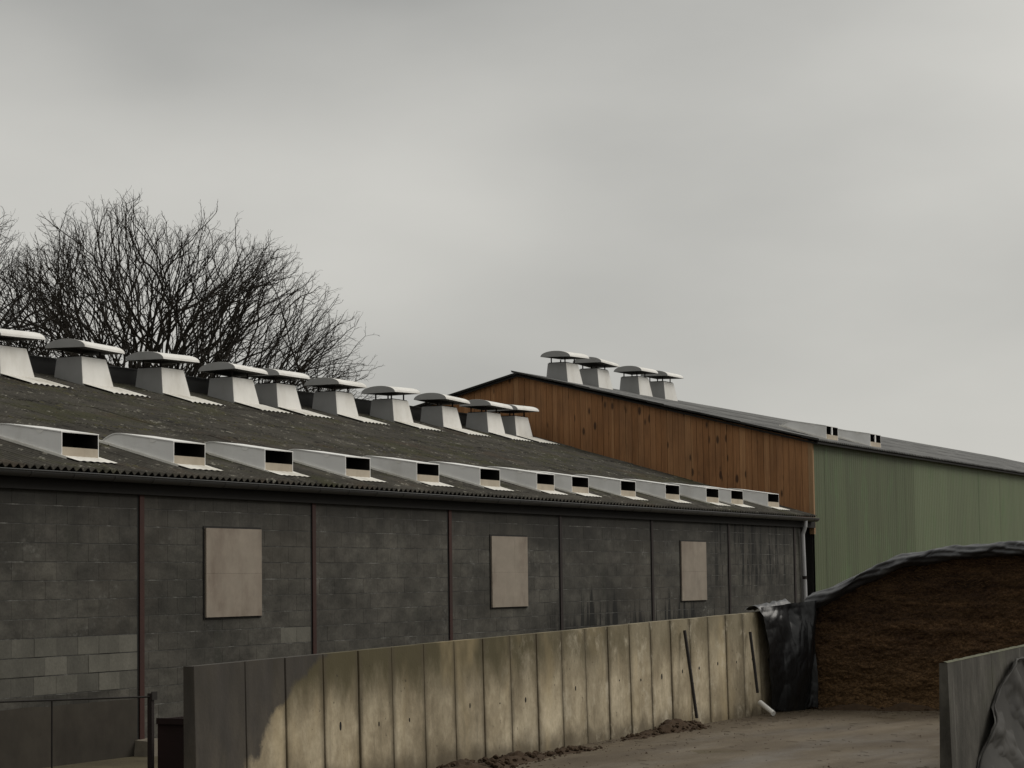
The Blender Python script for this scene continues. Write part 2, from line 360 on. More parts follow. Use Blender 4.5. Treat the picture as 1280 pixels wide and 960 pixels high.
# ------------------------------------------------------------------ ground
mb = MB(); mb.grid(lambda u, v: (-900+1900*u, -900+1900*v, 0), 20, 20)
tag(build('ground', mb, GROUND), kind='structure')
WY = 13.75                                     # inner face of the bunker's far wall
mb = MB(); mb.grid(lambda u, v: (4+62*u, 6.2+(WY+.02-6.2)*v, .006+.012*noise.noise(Vector((u*30, v*6, 2)))), 120, 20)
tag(build('bunker_floor', mb, FLOOR, smooth=True), kind='structure')

# ------------------------------------------------------------------ low block barn
D = 19.05; S0 = 29.207; BAY = 5.0; XL = S0-3*BAY; XC = 60.9
EY, EZ = 18.90, 3.93                          # eave edge of the roof sheets
RY, RZ = 27.38, 6.43                           # ridge
SL = (RZ-EZ)/(RY-EY); ANG = math.atan(SL)
def roof_z(y): return EZ+SL*(y-EY)
barn = thing('livestock_barn', (XL, D, 0), 'long low grey concrete block barn with mossy corrugated roof and white roof vents', 'barn')
mb = MB(); mb.box(XL, 59.75, D+.004, D+.2, 0, 3.80)
wall = build('wall', mb, MORTAR, barn)
# block courses
CH = .2515; Z_TOP = 3.2084+2*CH; BL = .5; G = .015; GV = .0022
shut = [onY(255, 700, D).x, onY(612.7, 700, D).x, onY(850, 700, D).x]
SHW, SHZ0, SHZ1 = 1.615, HC-.4543, HC+.8648
full = MB(); full.box(-BL/2+GV, BL/2-GV, 0, .06, -CH/2+G/2, CH/2-G/2); full = full.mesh('block')
full.materials.append(BLOCK); fullp = full.copy(); fullp.materials.clear(); fullp.materials.append(PALE)
blocks = []
for b in range(-3, 7):
    x0 = S0+b*BAY+.088; x1 = min(S0+(b+1)*BAY-.088, 59.75)
    for k in range(15):
        zt = Z_TOP-k*CH; zb = zt-CH
        if zb < -.2: continue
        off = 27.168+(.25 if k % 2 else 0)
        i = math.floor((x0-off)/BL)
        while off+i*BL < x1-.02:
            a = max(off+i*BL, x0); c = min(off+(i+1)*BL, x1); i += 1
            if c-a < .06: continue
            if any(a > s+.05 and c < s+SHW-.05 and zb > SHZ0+.03 and zt < SHZ1-.03 for s in shut): continue
            blocks.append((a, c, zb, min(zt, 3.80)))
vis = sorted([q for q in blocks if q[1] > 25.7 and q[3] > .12], key=lambda q: q[0])
near = set(vis[:298]); far = MB()
prng = random.Random(3)
for q in blocks:
    a, c, zb, zt = q
    dy = prng.uniform(-.0012, .0012)
    pale = (a < S0 and .85 < zb+.02 < 1.65) and prng.random() < .94 or (a > 32.9 and c < 34.15 and abs(zb-1.45) < .14)
    if q in near:
        if c-a > .499 and zt-zb > .25:
            o = link('block', fullp if pale else full, None, wall)
            o.matrix_parent_inverse = Matrix.Translation(-root_loc(o.parent))
            o.location = ((a+c)/2, D+dy+(prng.uniform(-.006, .003) if pale else 0), (zb+zt)/2)
        else:
            m = MB(); m.box(a+GV, c-GV, D+dy, D+.06, zb+G/2, zt-G/2)
            build('block', m, PALE if pale else BLOCK, wall)
    else: far.box(a+GV, c-GV, D+dy, D+.06, zb+G/2, zt-G/2)
tag(build('far_blocks', far, BLOCK_I, wall), kind='stuff')
# steel columns between the bays
for b in range(-2, 7):
    x = S0+b*BAY
    if x > 59.5: continue
    m = MB(); m.box(x-.09, x+.09, D-.001, D+.0035, 0, 3.8); build('column_recess', m, DARKJOINT, wall)
    m = MB(); m.box(x-.045, x+.07, D-.02, D-.010, .22, 3.74); m.box(x-.004, x+.012, D-.010, D-.002, .22, 3.74)
    cl_ = build('column', m, RUST if b < 3 else RUSTD, barn)
    m = MB(); m.hexa([(x-.2,D-.34,0),(x+.22,D-.34,0),(x+.22,D+.004,0),(x-.2,D+.004,0),(x-.17,D-.3,.2),(x+.19,D-.3,.22),(x+.19,D+.003,.23),(x-.17,D+.003,.22)])
    build('column_base', m, PEDM, cl_)
m = MB(); m.grid(lambda u, v: (XL+.3+u*(S0-.12-XL-.3), D-.022-.006*noise.noise(Vector((u*40, v*3, 0))), v*(.80+.02*noise.noise(Vector((u*25, 0, 5))))), 90, 8)
m.box(XL+.3, S0-.12, D-.02, D-.001, 0, .78)
build('plinth', m, RENDER_, barn)
# shutters: two boards with a rail
for i, s in enumerate(shut):
    m = MB(); m.box(s-.03, s+SHW+.03, D-.012, D+.03, SHZ0-.03, SHZ1+.03)
    sh = build('shutter', m, DARKJOINT, barn)
    zm = SHZ0+(SHZ1-SHZ0)*.49; xm = s+SHW*.63
    for (a, c, z0, z1) in ((s, xm, SHZ0, zm), (xm+.002, s+SHW, SHZ0, zm), (s, xm, zm+.002, SHZ1), (xm+.002, s+SHW, zm+.002, SHZ1)):
        m = MB(); dy = rnd.uniform(0, .002); m.box(a, c, D-.04-dy, D-.012, z0, z1); build('shutter_board', m, SHUT, sh)
# recess at the end, corner post
m = MB(); m.box(59.75, XC-.05, D+.22, D+.3, 0, 3.85); build('dark_end_boarding', m, BLACKB, barn)
# fascia under the eave, wall plate
m = MB(); m.box(XL, XC-.05, D-.06, D-.005, 3.66, 3.84); build('fascia', m, FASC, barn)
m = MB(); m.box(XL, XC-.05, D-.004, D+.35, 3.805, 3.89); build('wall_plate', m, FASC, barn)
# gutter: half round trough with brackets
def gutter_pts(r): return [(math.cos(t)*r, math.sin(t)*r) for t in [math.pi+math.pi*k/10 for k in range(11)]]
m = MB(); GY, GZ, GR = EY-.03, EZ-.035, .085
lo = [(GY+a, GZ+b) for a, b in gutter_pts(GR)]+[(GY+a, GZ+b) for a, b in gutter_pts(GR-.008)][::-1]
m.prism([(XL-.1, a, b) for a, b in lo], (XC-.23-XL, 0, 0))
m.tube([(XL-.1, GY-GR, GZ), (XC-.33, GY-GR, GZ)], .011, 6)
m.prism([(XC-.335, GY+a, GZ+b) for a, b in gutter_pts(GR-.002)], (.012, 0, 0))
gut = build('gutter', m, ZINC, barn)
for k in range(48):
    x = XL+.4+k*.97
    m = MB(); m.prism([(x, GY+a, GZ+b) for a, b in gutter_pts(GR+.006)+gutter_pts(GR+.001)[::-1]], (.03, 0, 0)); build('bracket', m, ZINC, gut)
m = MB(); p0 = onY(1009, 660, GY); x = p0.x-.12
m.tube([(x, GY, GZ-.06), (x, GY+.01, GZ-.22), (x+.02, D-.09, GZ-.42), (x+.12, D-.09, 2.1), (x+.14, D-.09, .1)], .05, 10)
dp = build('downpipe', m, PIPE, barn)
m = MB(); m.tube([(x+.09, D-.09, 2.34), (x+.09, D-.09, 2.42)], .058, 10); build('pipe_collar', m, RUSTD, dp)

# corrugated roof sheets
WAVE, AMP = .177, .026
def sheet_mesh(nw, length, name, per=8, thick=True, nl=3, sag=.0):
    n = nw*per; m = MB(); top = []
    def z(i): return AMP*math.cos(2*math.pi*i/per)
    for j in range(nl+1):
        for i in range(n+2):
            top.append((i/per*WAVE, j/nl*length, z(i)+sag*math.sin(math.pi*j/nl)))
    w = n+2
    m.add(top, [(j*w+i, j*w+i+1, (j+1)*w+i+1, (j+1)*w+i) for j in range(nl) for i in range(n+1)])
    if thick:                                 # the thickness seen at the lower edge
        m.add([(i/per*WAVE, 0, z(i)) for i in range(w)]+[(i/per*WAVE, 0, z(i)-.014) for i in range(w)], [(i, i+1, w+i+1, w+i) for i in range(w-1)])
        m.add([(i/per*WAVE, 0, z(i)-.014) for i in range(w)]+[(i/per*WAVE, .5, z(i)-.014) for i in range(w)], [(i, i+1, w+i+1, w+i) for i in range(w-1)])
    me = m.mesh(name, True); return me
m = MB()
m.add([(XL-.1, EY+.1, EZ-.10), (XC-.25, EY+.1, EZ-.10), (XC-.02, RY, RZ-.08), (XL-.1, RY, RZ-.08)], [(0,1,2,3)])
m.add([(XL-.1, RY, RZ-.08), (XC-.02, RY, RZ-.08), (XC-.25, 2*RY-EY, EZ-.10), (XL-.1, 2*RY-EY, EZ-.10)], [(0,1,2,3)])
roof = build('roof', m, INNER, barn)
ROWS = 5; LEN = math.hypot(RY-EY, RZ-EZ); RL = LEN/ROWS
sm = sheet_mesh(6, RL+.14, 'roof_sheet'); sm.materials.append(ROOF)
ncol = int((XC+.0-(XL-.1))/(6*WAVE))
sx = (XC-.22-(XL-.1))/(ncol*6*WAVE)
for r_ in range(ROWS):
    for c_ in range(ncol):
        o = link('roof_sheet', sm, None, roof); o.matrix_parent_inverse = Matrix.Translation(-root_loc(o.parent))
        d = r_*RL-.0
        lift = rnd.uniform(-.0015, .0015)
        o.location = (XL-.1+c_*6*WAVE*sx, EY+d*math.cos(ANG), EZ+d*math.sin(ANG)+.03+lift)
        o.rotation_euler = (ANG-.0055+rnd.uniform(-.001, .001), 0, 0); o.scale = (sx, 1, 1)
m = sheet_mesh(ncol*6, LEN, 'far_roof_sheet', 6, False, 1); m.materials.append(ROOF)
o = link('far_roof_sheet', m, None, roof); o.matrix_parent_inverse = Matrix.Translation(-root_loc(o.parent))
o.location = (XC-.03, 2*RY-EY, EZ+.03); o.rotation_euler = (ANG, 0, math.pi); o.scale = (sx, 1, 1)
# end and rear walls (never seen from the yard)
m = MB(); m.prism([(XL, D+.2, 0), (XL, 2*RY-D, 0), (XL, 2*RY-D, 3.8), (XL, RY, RZ-.15), (XL, D+.2, 3.8)], (.2, 0, 0)); build('end_wall', m, BLOCK_I, barn)
m = MB(); m.box(XL+.2, XC-.1, 2*RY-D-.2, 2*RY-D, 0, 3.78); build('rear_wall', m, BLOCK_I, barn)
# dark upstand along the ridge
m = MB(); m.box(XL-.1, XC-.04, RY-.05, RY+.05, RZ-.06, RZ+.34); m.box(XL-.1, XC-.04, RY-.09, RY+.09, RZ+.33, RZ+.352)
build('ridge_upstand', m, ZINC, barn)
# moss cushions in the valleys
m = MB(); ico = bmesh.new(); bmesh.ops.create_icosphere(ico, subdivisions=1, radius=1); iv = [v.co.copy() for v in ico.verts]; fi = [tuple(v.index for v in f.verts) for f in ico.faces]; ico.free()
mr = random.Random(11); k = 0
while k < 2600:
    x = mr.uniform(XL, XC-.3); t = mr.random(); y = EY+.25+t*(RY-EY-.6)
    if noise.noise(Vector((x*.35, y*.8, 3)))+mr.uniform(-.3, .3) < .02: continue
    row = (y-EY)/math.cos(ANG)/RL
    if mr.random() < .45: y = EY+.05+round(row)*RL*math.cos(ANG)+mr.uniform(-.08, .02)
    if not (EY+.1 < y < RY-.3): continue
    x = XL-.1+(round((x-XL+.1)/(WAVE*sx)-.5)+.5)*WAVE*sx+mr.uniform(-.02, .02)
    a, b, h = mr.uniform(.04, .13), mr.uniform(.03, .11), mr.uniform(.02, .055)
    z = roof_z(y)+.012
    m.add([(x+p.x*a*(1+.4*mr.random()), y+p.y*b, z+p.y*b*SL+p.z*h) for p in iv], fi); k += 1
tag(build('moss', m, MOSS, roof), kind='stuff')

# ------------------------------------------------------------------ roof vents
def vent_meshes():
    b = MB()                                   # tapered box, origin = near lower corner; +x along ridge, +y up the slope
    L, Wd, H = 1.08, .66, .56
    zz = lambda y: SL*y-.05
    bot = [(0,0,zz(0)),(L,0,zz(0)),(L,Wd,zz(Wd)),(0,Wd,zz(Wd))]
    top = [(.05,.07,H),(L-.20,.07,H),(L-.20,Wd-.03,H),(.05,Wd-.03,H)]
    b.hexa(bot+top)
    lip = MB(); lip.box(.07, L-.22, .09, Wd-.05, H+.002, H+.02)
    c = MB(); R0 = .45; A = 14; x0, x1 = -.20, 1.16; yc = .30; zc = H+.145
    prof = [(yc+R0*math.cos(math.pi*k/A), zc+.165*math.sin(math.pi*k/A)**.9) for k in range(A+1)]
    inn = [(yc+(R0-.012)*math.cos(math.pi*k/A), zc+.15*math.sin(math.pi*k/A)**.9) for k in range(A+1)]
    c.prism([(x0, y, z) for y, z in prof+inn[::-1]], (x1-x0, 0, 0))
    ce = MB(); ce.prism([(-.006, y, z-.004) for y, z in prof], (.012, 0, 0))
    be = MB(); be.hexa([(-.014, .004, zz(.004)), (-.002, .004, zz(.004)), (-.002, Wd-.004, zz(Wd)), (-.014, Wd-.004, zz(Wd)), (.036, .073, H-.002), (.048, .073, H-.002), (.048, Wd-.034, H-.002), (.036, Wd-.034, H-.002)])
    global CAPX; CAPX = (x0-.007, x1+.007)
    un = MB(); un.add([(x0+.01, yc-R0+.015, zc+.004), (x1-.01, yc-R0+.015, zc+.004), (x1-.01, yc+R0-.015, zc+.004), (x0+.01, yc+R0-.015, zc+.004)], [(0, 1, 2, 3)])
    br = MB(); br.box(-.014, .014, -.014, .014, H+.01, zc+.003)
    fl = MB(); n = 8*6                         # corrugated flashing running down the slope
    def fz(x, y): return SL*y+.04+.011*math.cos(2*math.pi*x/WAVE)*(1 if y < -.02 else .1)
    fl.grid(lambda u, v: (.0+1.36*u, .10-.74*v, fz(1.36*u, .10-.74*v)-.012), n, 6)
    return b.mesh('ridge_vent'), lip.mesh('vent_lip'), c.mesh('vent_cap'), br.mesh('vent_bracket'), fl.mesh('vent_flashing', True), un.mesh('cap_underside_shade'), ce.mesh('cap_end'), be.mesh('end_panel'), [(x, y) for x in (.13, L-.3) for y in (.14, Wd-.1)]
vb, vl, vc, vbr, vf, vu, vce, vbe, BRP = vent_meshes()
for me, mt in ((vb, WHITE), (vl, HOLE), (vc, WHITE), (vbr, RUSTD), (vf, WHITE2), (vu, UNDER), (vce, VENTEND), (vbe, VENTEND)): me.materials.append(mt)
def place_vent(parent, x, y, z, flash=True, s=1.0):
    o = link('ridge_vent', vb, None, parent); o.matrix_parent_inverse = Matrix.Translation(-root_loc(o.parent))
    o.location = (x, y, z); o.rotation_euler = (0, 0, rnd.uniform(-.012, .012)); o.scale = (s, s, s)
    link('vent_lip', vl, None, o); link('end_panel', vbe, None, o)
    for bx_, by_ in BRP: link('vent_bracket', vbr, None, o).location = (bx_, by_, 0)
    if flash: link('vent_flashing', vf, None, o)
    q = link('vent_cap', vc, None, o); u_ = link('cap_underside_shade', vu, None, o)
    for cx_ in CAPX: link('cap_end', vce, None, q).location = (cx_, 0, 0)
    q.rotation_euler = u_.rotation_euler = (rnd.uniform(-.03, .03), rnd.uniform(-.035, .035), 0); q.location = u_.location = (rnd.uniform(-.02, .02), 0, rnd.uniform(0, .012))
    return o
VY = 26.42
for px, py in ((1, 474), (104, 488), (204, 498), (293, 510), (348, 515), (422, 524), (493, 533), (555, 541), (611, 547), (646, 550)):
    p = onY(px, py, VY); place_vent(barn, p.x, VY, roof_z(VY)+.045)

# eave air inlets: wedge hood with an opening facing the eave
IL, IW, IH = 1.26, .90, .355
def inlet_meshes():
    h = MB(); drop = lambda y: SL*y
    top = []
    for k in range(21):                        # side profile: nearly level top, rounded off at the upper end
        y = IL*k/20; zt = IH+.16*y
        e_ = max(0, (y-.92)/(IL-.92)); zt = zt*(1-e_**2.4)+(drop(y)+.03)*e_**2.4
        top.append((y, zt))
    prof = [(0, .02)]+[(IL, drop(IL)+.02)]+top[::-1]
    t = .016
    for x0 in (0, IW-t): h.prism([(x0, y, z) for y, z in prof], (t, 0, 0))           # sides
    for (y0, z0), (y1, z1) in zip(top[:-1], top[1:]):                                # top skin
        h.hexa([(-.012, y0-.0, z0+.001), (IW+.012, y0, z0+.001), (IW+.012, y1, z1+.001), (-.012, y1, z1+.001),
                (-.012, y0, z0+.016), (IW+.012, y0, z0+.016), (IW+.012, y1, z1+.016), (-.012, y1, z1+.016)])
    sl_ = MB(); sl_.box(t+.001, IW-t-.001, .0, .022, .012, .155)                     # sill board
    dk = MB(); dk.add([(t, .42, .0), (IW-t, .42, .0), (IW-t, .42, .415), (t, .42, .415)], [(0,1,2,3)])
    dk.add([(t, .023, .115), (IW-t, .023, .115), (IW-t, .42, .14), (t, .42, .14)], [(0,1,2,3)])
    for xx in (t+.001, IW-t-.001): dk.add([(xx, .001, .126), (xx, .42, .126), (xx, .42, .415), (xx, .001, .353)], [(0,1,2,3)])
    dk.add([(t, .002, .353), (IW-t, .002, .353), (IW-t, .42, .415), (t, .42, .415)], [(0,1,2,3)])
    fl = MB()
    fl.grid(lambda u, v: (-.03+(IW+.14)*u, .06-.34*v, SL*(.06-.34*v)+.034+.004*math.cos(2*math.pi*u*(IW+.22)/WAVE)*min(1, v*2)), 42, 4)
    fl.prism([(-.032, y, SL*y+a) for y, a in ((-.1, .01), (IL+.05, .01), (IL+.05, .045), (-.1, .045))], (.03, 0, 0))
    cl2 = MB(); cl2.prism([(-.006, .36+.06*math.cos(a_), .41-.05*math.sin(a_)) for a_ in [math.pi*k/8 for k in range(9)]], (.006, 0, 0))
    return h.mesh('air_inlet'), dk.mesh('inlet_opening'), fl.mesh('inlet_flashing', False), cl2.mesh('inlet_clip'), sl_.mesh('inlet_sill')
ih, idk, ifl, icl, isl = inlet_meshes()
for me, mt in ((ih, HOOD), (idk, HOLE), (ifl, WHITE2), (icl, WHITE), (isl, SILL)): me.materials.append(mt)
def place_inlet(parent, x, y, z, div=False):
    o = link('air_inlet', ih, None, parent); o.matrix_parent_inverse = Matrix.Translation(-root_loc(o.parent))
    o.location = (x, y, z); o.rotation_euler = (rnd.uniform(-.006, .006), 0, rnd.uniform(-.008, .008))
    link('inlet_opening', idk, None, o); link('inlet_flashing', ifl, None, o); link('inlet_clip', icl, None, o); link('inlet_sill', isl, None, o)
    if div:
        m = MB(); m.box(IW*.47, IW*.56, .004, .03, .12, .35); build('inlet_divider', m, HOOD, o, world=False)
    return o
IY = 19.55
xs = [27.98+2.72*k for k in range(7)]; 
for px in (-95, 77, 217, 331, 432, 521, 600, 671, 715, 776, 832, 883, 914, 960):
    z = roof_z(IY)+.03
    lo_, hi_ = 15., 90.
    for _ in range(40):                        # x where the opening's corner column stands
        mm = (lo_+hi_)/2; v = Vector((mm, IY, z-HC)); q = 640+F_PX*v.dot(CR)/v.dot(CF)
        if q < px: lo_ = mm
        else: hi_ = mm
    place_inlet(barn, mm, IY, z)

# ------------------------------------------------------------------ taller barn with wooden gable and green side
XE = 118.; E2Y, E2Z = 18.80, 5.93; R2Y, R2Z = 27.38, 8.10; SL2 = (R2Z-E2Z)/(R2Y-E2Y); ANG2 = math.atan(SL2); VX = XC-.17
def roof2_z(y): return E2Z+SL2*(y-E2Y) if y < R2Y else R2Z-SL2*(y-R2Y)
tall = thing('tall_barn', (XC, D, 0), 'taller barn with brown wooden gable and green metal side wall behind the block barn', 'barn')
m = MB(); m.prism([(XC+.03, D+.05, 0), (XC+.03, 2*R2Y-D-.05, 0), (XC+.03, 2*R2Y-D-.05, roof2_z(D)-.12), (XC+.03, R2Y, R2Z-.14), (XC+.03, D+.05, roof2_z(D)-.12)], (.12, 0, 0))
gable = build('gable', m, BLACKB, tall)
y = D+.10; bw = random.Random(5)
while y < 2*R2Y-D-.1:
    w = bw.uniform(.155, .185); y1 = min(y+w, 2*R2Y-D-.08)
    zb = min(roof_z(min(y, 2*RY-y)), roof_z(min(y1, 2*RY-y1)))-.3 if True else 0
    if y > R2Y: zb = roof_z(2*RY-y1)-.3
    dx = bw.uniform(0, .012)
    m = MB(); g = .004
    a, b = y+g, y1-g
    m.add([(XC-.01-dx, a, zb), (XC-.01-dx, b, zb), (XC-.01-dx, b, roof2_z(b)-.06), (XC-.01-dx, a, roof2_z(a)-.06),
           (XC+.028, a, zb), (XC+.028, b, zb), (XC+.028, b, roof2_z(b)-.06), (XC+.028, a, roof2_z(a)-.06)],
          [(0,1,2,3), (4,7,6,5), (0,4,5,1), (1,5,6,2), (2,6,7,3), (3,7,4,0)])
    build('board', m, WOOD, gable); y = y1
m = MB(); m.box(XC-.045, XC+.06, D-.03, D+.095, 3.5, roof2_z(D)-.07); build('corner_trim', m, TRIMW, gable)
# green profiled sheets on the long side
m = MB(); m.box(XC+.07, XE, D+.06, D+.2, 0, roof2_z(D)-.1); side = build('side_wall', m, INNER, tall)
def clad_mesh(name, mat):
    rib = [(0, 0), (.09, 0), (.115, -.006), (.175, -.006), (.2, 0)]; pr = [(k*.2+a, b) for k in range(5) for a, b in rib[:-1]]+[(1.0, 0)]
    h = roof2_z(D)-.12
    m = MB(); n = len(pr); m.add([(a, b, 0.) for a, b in pr]+[(a, b, h) for a, b in pr], [(i, i+1, n+i+1, n+i) for i in range(n-1)])
    me = m.mesh(name); me.materials.append(mat); return me
cd_, cl_m = clad_mesh('cladding_sheet', GREEN_D), clad_mesh('cladding_sheet', GREEN_L)
xsplit = onY(1147, 640, D).x
for k in range(int(XE-XC-.1)):
    x = XC+.065+k
    o = link('cladding_sheet', cd_ if x+.5 < xsplit else cl_m, None, side); o.matrix_parent_inverse = Matrix.Translation(-root_loc(o.parent))
    o.location = (x, D+.0+rnd.uniform(-.004, .004), 0)
# roof of the tall barn
m = MB()
m.add([(VX, E2Y+.05, E2Z-.06), (XE, E2Y+.05, E2Z-.06), (XE, R2Y, R2Z-.05), (VX, R2Y, R2Z-.05)], [(0,1,2,3)])
m.add([(VX, R2Y, R2Z-.05), (XE, R2Y, R2Z-.05), (XE, 2*R2Y-E2Y, E2Z-.06), (VX, 2*R2Y-E2Y, E2Z-.06)], [(0,1,2,3)])
for s_ in (1, -1):                            # barge battens under the verge
    f_ = (lambda y: y) if s_ == 1 else (lambda y: 2*R2Y-y)
    m.hexa([(VX+.02, f_(E2Y+.06), E2Z-.11), (VX+.06, f_(E2Y+.06), E2Z-.11), (VX+.06, f_(R2Y), R2Z-.10), (VX+.02, f_(R2Y), R2Z-.10),
            (VX+.02, f_(E2Y+.06), E2Z-.061), (VX+.06, f_(E2Y+.06), E2Z-.061), (VX+.06, f_(R2Y), R2Z-.051), (VX+.02, f_(R2Y), R2Z-.051)])
roof2 = build('roof', m, FASC, tall)
LEN2 = math.hypot(R2Y-E2Y, R2Z-E2Z); nw2 = int((XE-VX)/WAVE)
for r_ in range(4):
    me = sheet_mesh(nw2, LEN2/4+(.14 if r_ < 3 else .2), 'roof_sheet', 6, True, 1); me.materials.append(ROOF2)
    o = link('roof_sheet', me, None, roof2); o.matrix_parent_inverse = Matrix.Translation(-root_loc(o.parent))
    d = r_*LEN2/4; o.location = (VX, E2Y+d*math.cos(ANG2), E2Z+d*math.sin(ANG2)+.02); o.rotation_euler = (ANG2-.008, 0, 0)
me = sheet_mesh(nw2, LEN2-.05, 'far_roof_sheet', 6, False, 1); me.materials.append(ROOF2)
o = link('far_roof_sheet', me, None, roof2); o.matrix_parent_inverse = Matrix.Translation(-root_loc(o.parent))
o.location = (VX+nw2*WAVE, 2*R2Y-E2Y, E2Z+.0); o.rotation_euler = (ANG2, 0, math.pi)
m = MB(); m.box(XE-.2, XE, D+.2, 2*R2Y-D, 0, E2Z); m.box(XC+.2, XE-.2, 2*R2Y-D-.2, 2*R2Y-D, 0, E2Z-.05); build('rear_wall', m, INNER, tall)
m = MB(); m.box(VX+.05, XE, E2Y+.05, E2Y+.09, E2Z-.085, E2Z-.03); build('eave_board', m, FASC, tall)
V2Y = 26.5
for px, py in ((710, 476), (749, 482), (800, 492), (832, 499)):
    p = onY(px, py, V2Y); place_vent(tall, p.x, V2Y, roof2_z(V2Y)+.03, False)
for px in (1033, 1088):
    I2 = 19.3; z = roof2_z(I2)+.0
    lo_, hi_ = 50., 120.
    for _ in range(40):
        mm = (lo_+hi_)/2; v = Vector((mm, I2, z-HC)); q = 640+F_PX*v.dot(CR)/v.dot(CF)
        if q < px: lo_ = mm
        else: hi_ = mm
    place_inlet(tall, mm, I2, z, True).scale = (1.2, 1.0, 1.08)

# ------------------------------------------------------------------ bunker: far wall of upright concrete panels
def top_z(x): return 1.51+.0144*(x-22.14)
bw_ = thing('bunker_wall', (22.14, WY, 0), 'long low yellowish concrete panel wall with dark joints and a black stain at its end', 'wall')
PW = .876; xe = [22.14, 22.34+.0]+[onY(952, 850, WY).x-PW*k for k in range(20, -1, -1)]+[onY(952, 850, WY).x+PW*k for k in range(1, 22)]
xe = [22.14]+[x for x in xe if x > 22.6]
pr_ = random.Random(21)
for a, b in zip(xe[:-1], xe[1:]):
    m = MB(); g = pr_.uniform(.004, .011); dy0, dy1 = pr_.uniform(-.006, .006), pr_.uniform(-.006, .006); dz = pr_.uniform(-.004, .004)
    za, zb_ = top_z(a)+dz, top_z(b)+dz
    c = .008
    pts = [(a+g, WY+dy0+c), (a+g+c, WY+dy0), (b-g-c, WY+dy1), (b-g, WY+dy1+c), (b-g, WY+.16), (a+g, WY+.16)]
    lower = [(x+(.010 if x < (a+b)/2 else -.010), y, -.1) for x, y in pts]; upper = [(x, y+(.03 if i < 4 else 0), za+(zb_-za)*(x-a)/(b-a)) for i, (x, y) in enumerate(pts)]
    m.add(lower+upper, [(5,4,3,2,1,0), (6,7,8,9,10,11)]+[(i, (i+1)%6, 6+(i+1)%6, 6+i) for i in range(6)])
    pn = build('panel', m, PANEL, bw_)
    if b-a > .5 and a > 24.2 and b < 44 and pr_.random() < .85:
        hx = (a+b)/2+pr_.uniform(-.05, .05); hz = .66+.02*(hx-25.5)+pr_.uniform(-.04, .04)
        yy = WY+dy0+(dy1-dy0)*.5+.03*(hz/za)-.004; rr = pr_.uniform(.010, .026); rz = rr*pr_.uniform(1., 2.6)
        m = MB(); m.prism([(hx+math.cos(t)*rr, yy, hz+math.sin(t)*rz) for t in [2*math.pi*k/10 for k in range(10)]], (0, .03, 0)); build('lifting_hole', m, HOLE, pn)
m = MB(); m.box(22.2, 58, WY+.05, WY+.15, 0, 1.4); build('joint_filler', m, DARKJOINT, bw_)

# near wall of the bunker
NY = 6.6; pc = onY(1184, 829, NY); NX, NZ = pc.x, pc.z
nw = thing('near_bunker_wall', (NX, NY, 0), 'dark weathered concrete wall end with mossy rim in front of the silage', 'wall')
def ntop(x): return NZ+.019*(x-NX)
for k in range(12):
    a = NX+k*2.0; b = a+2.0; g = .006
    m = MB(); n = 8
    pts = [(a+g, NY-.0), (b-g, NY), (b-g, NY+.09), (a+g, NY+.09)]
    m.hexa([(x, y-.03 if i < 2 else y+.03, -.1) for i, (x, y) in enumerate(pts)]+[(x, y, ntop(x)) for x, y in pts])
    pn = build('panel', m, PANEL2, nw)
    m = MB(); m.grid(lambda u, v: (a+.008+(2-.016)*u, NY-.004+.096*v, ntop(a+2*u)+.002+.012*math.sin(math.pi*v)*(1+noise.noise(Vector((a+u*12, v*4, 1))))), 24, 4); build('rim', m, EDGE, pn)

# ------------------------------------------------------------------ silage heap
HX = 42.4
prof_px = [(1004, 772), (1012, 756), (1042, 745), (1080, 723), (1130, 704), (1185, 695), (1247, 689), (1300, 688)]
pp = [onX(x, y, HX) for x, y in prof_px]
pp = [(p.y, p.z) for p in pp]
pp = [(WY-.03, pp[0][1]-.06)]+pp+[(8.6, pp[-1][1]-.12), (7.6, pp[-1][1]-.45), (NY+.2, pp[-1][1]-.95)]
pp.sort(key=lambda q: -q[0])
PY = [q[0] for q in pp][::-1]; PZ = [q[1] for q in pp][::-1]
def heap_z(y): return float(np.interp(y, PY, PZ))
YA, YB = WY-.03, NY+.2
heap = thing('silage_heap', (HX, 10, 0), 'brown cut face of silage heap under a black plastic sheet', 'silage')
def face(u, v):
    y = YA+(YB-YA)*u; h = heap_z(y); z = h*v
    n = noise.fractal(Vector((y*1.1, z*3.2, 4)), .8, 2.1, 5)*.055+noise.noise(Vector((y*7, z*10, 1)))*.03+noise.noise(Vector((y*19, z*24, 1)))*.024+noise.noise(Vector((y*41, z*47, 1)))*.014
    foot = -.16*max(0, 1-z/.28)**2*(1+.8*noise.noise(Vector((y*2.5, 0, 7))))
    return (HX+n+foot+.16*v, y, z+.02)
m = MB(); m.grid(face, 420, 150); build('cut_face', m, SILAGE, heap, smooth=True)
m = MB(); m.grid(lambda u, v: (HX+.1+u*18, YA+(YB-YA)*v, heap_z(YA+(YB-YA)*v)-.06), 6, 40); build('heap_body', m, SILAGE, heap, smooth=True)
sr = random.Random(8); m = MB()
for k in range(3000):
    u, v = sr.random(), sr.random()**1.1*.97; p = Vector(face(u, v)); L_ = sr.uniform(.03, .13); t = sr.uniform(-.5, .5)
    d = Vector((sr.uniform(-.35, .1), math.cos(t)*sr.choice((-1, 1)), math.sin(t)-.1)).normalized()*L_; w = Vector((-.003, 0, sr.uniform(.003, .007)))
    p.x -= .008+sr.random()*.01
    m.add([p-d/2-w, p+d/2-w, p+d/2+w, p-d/2+w], [(0,1,2,3)])
tag(build('loose_fibres', m, STRAW, heap), kind='stuff')
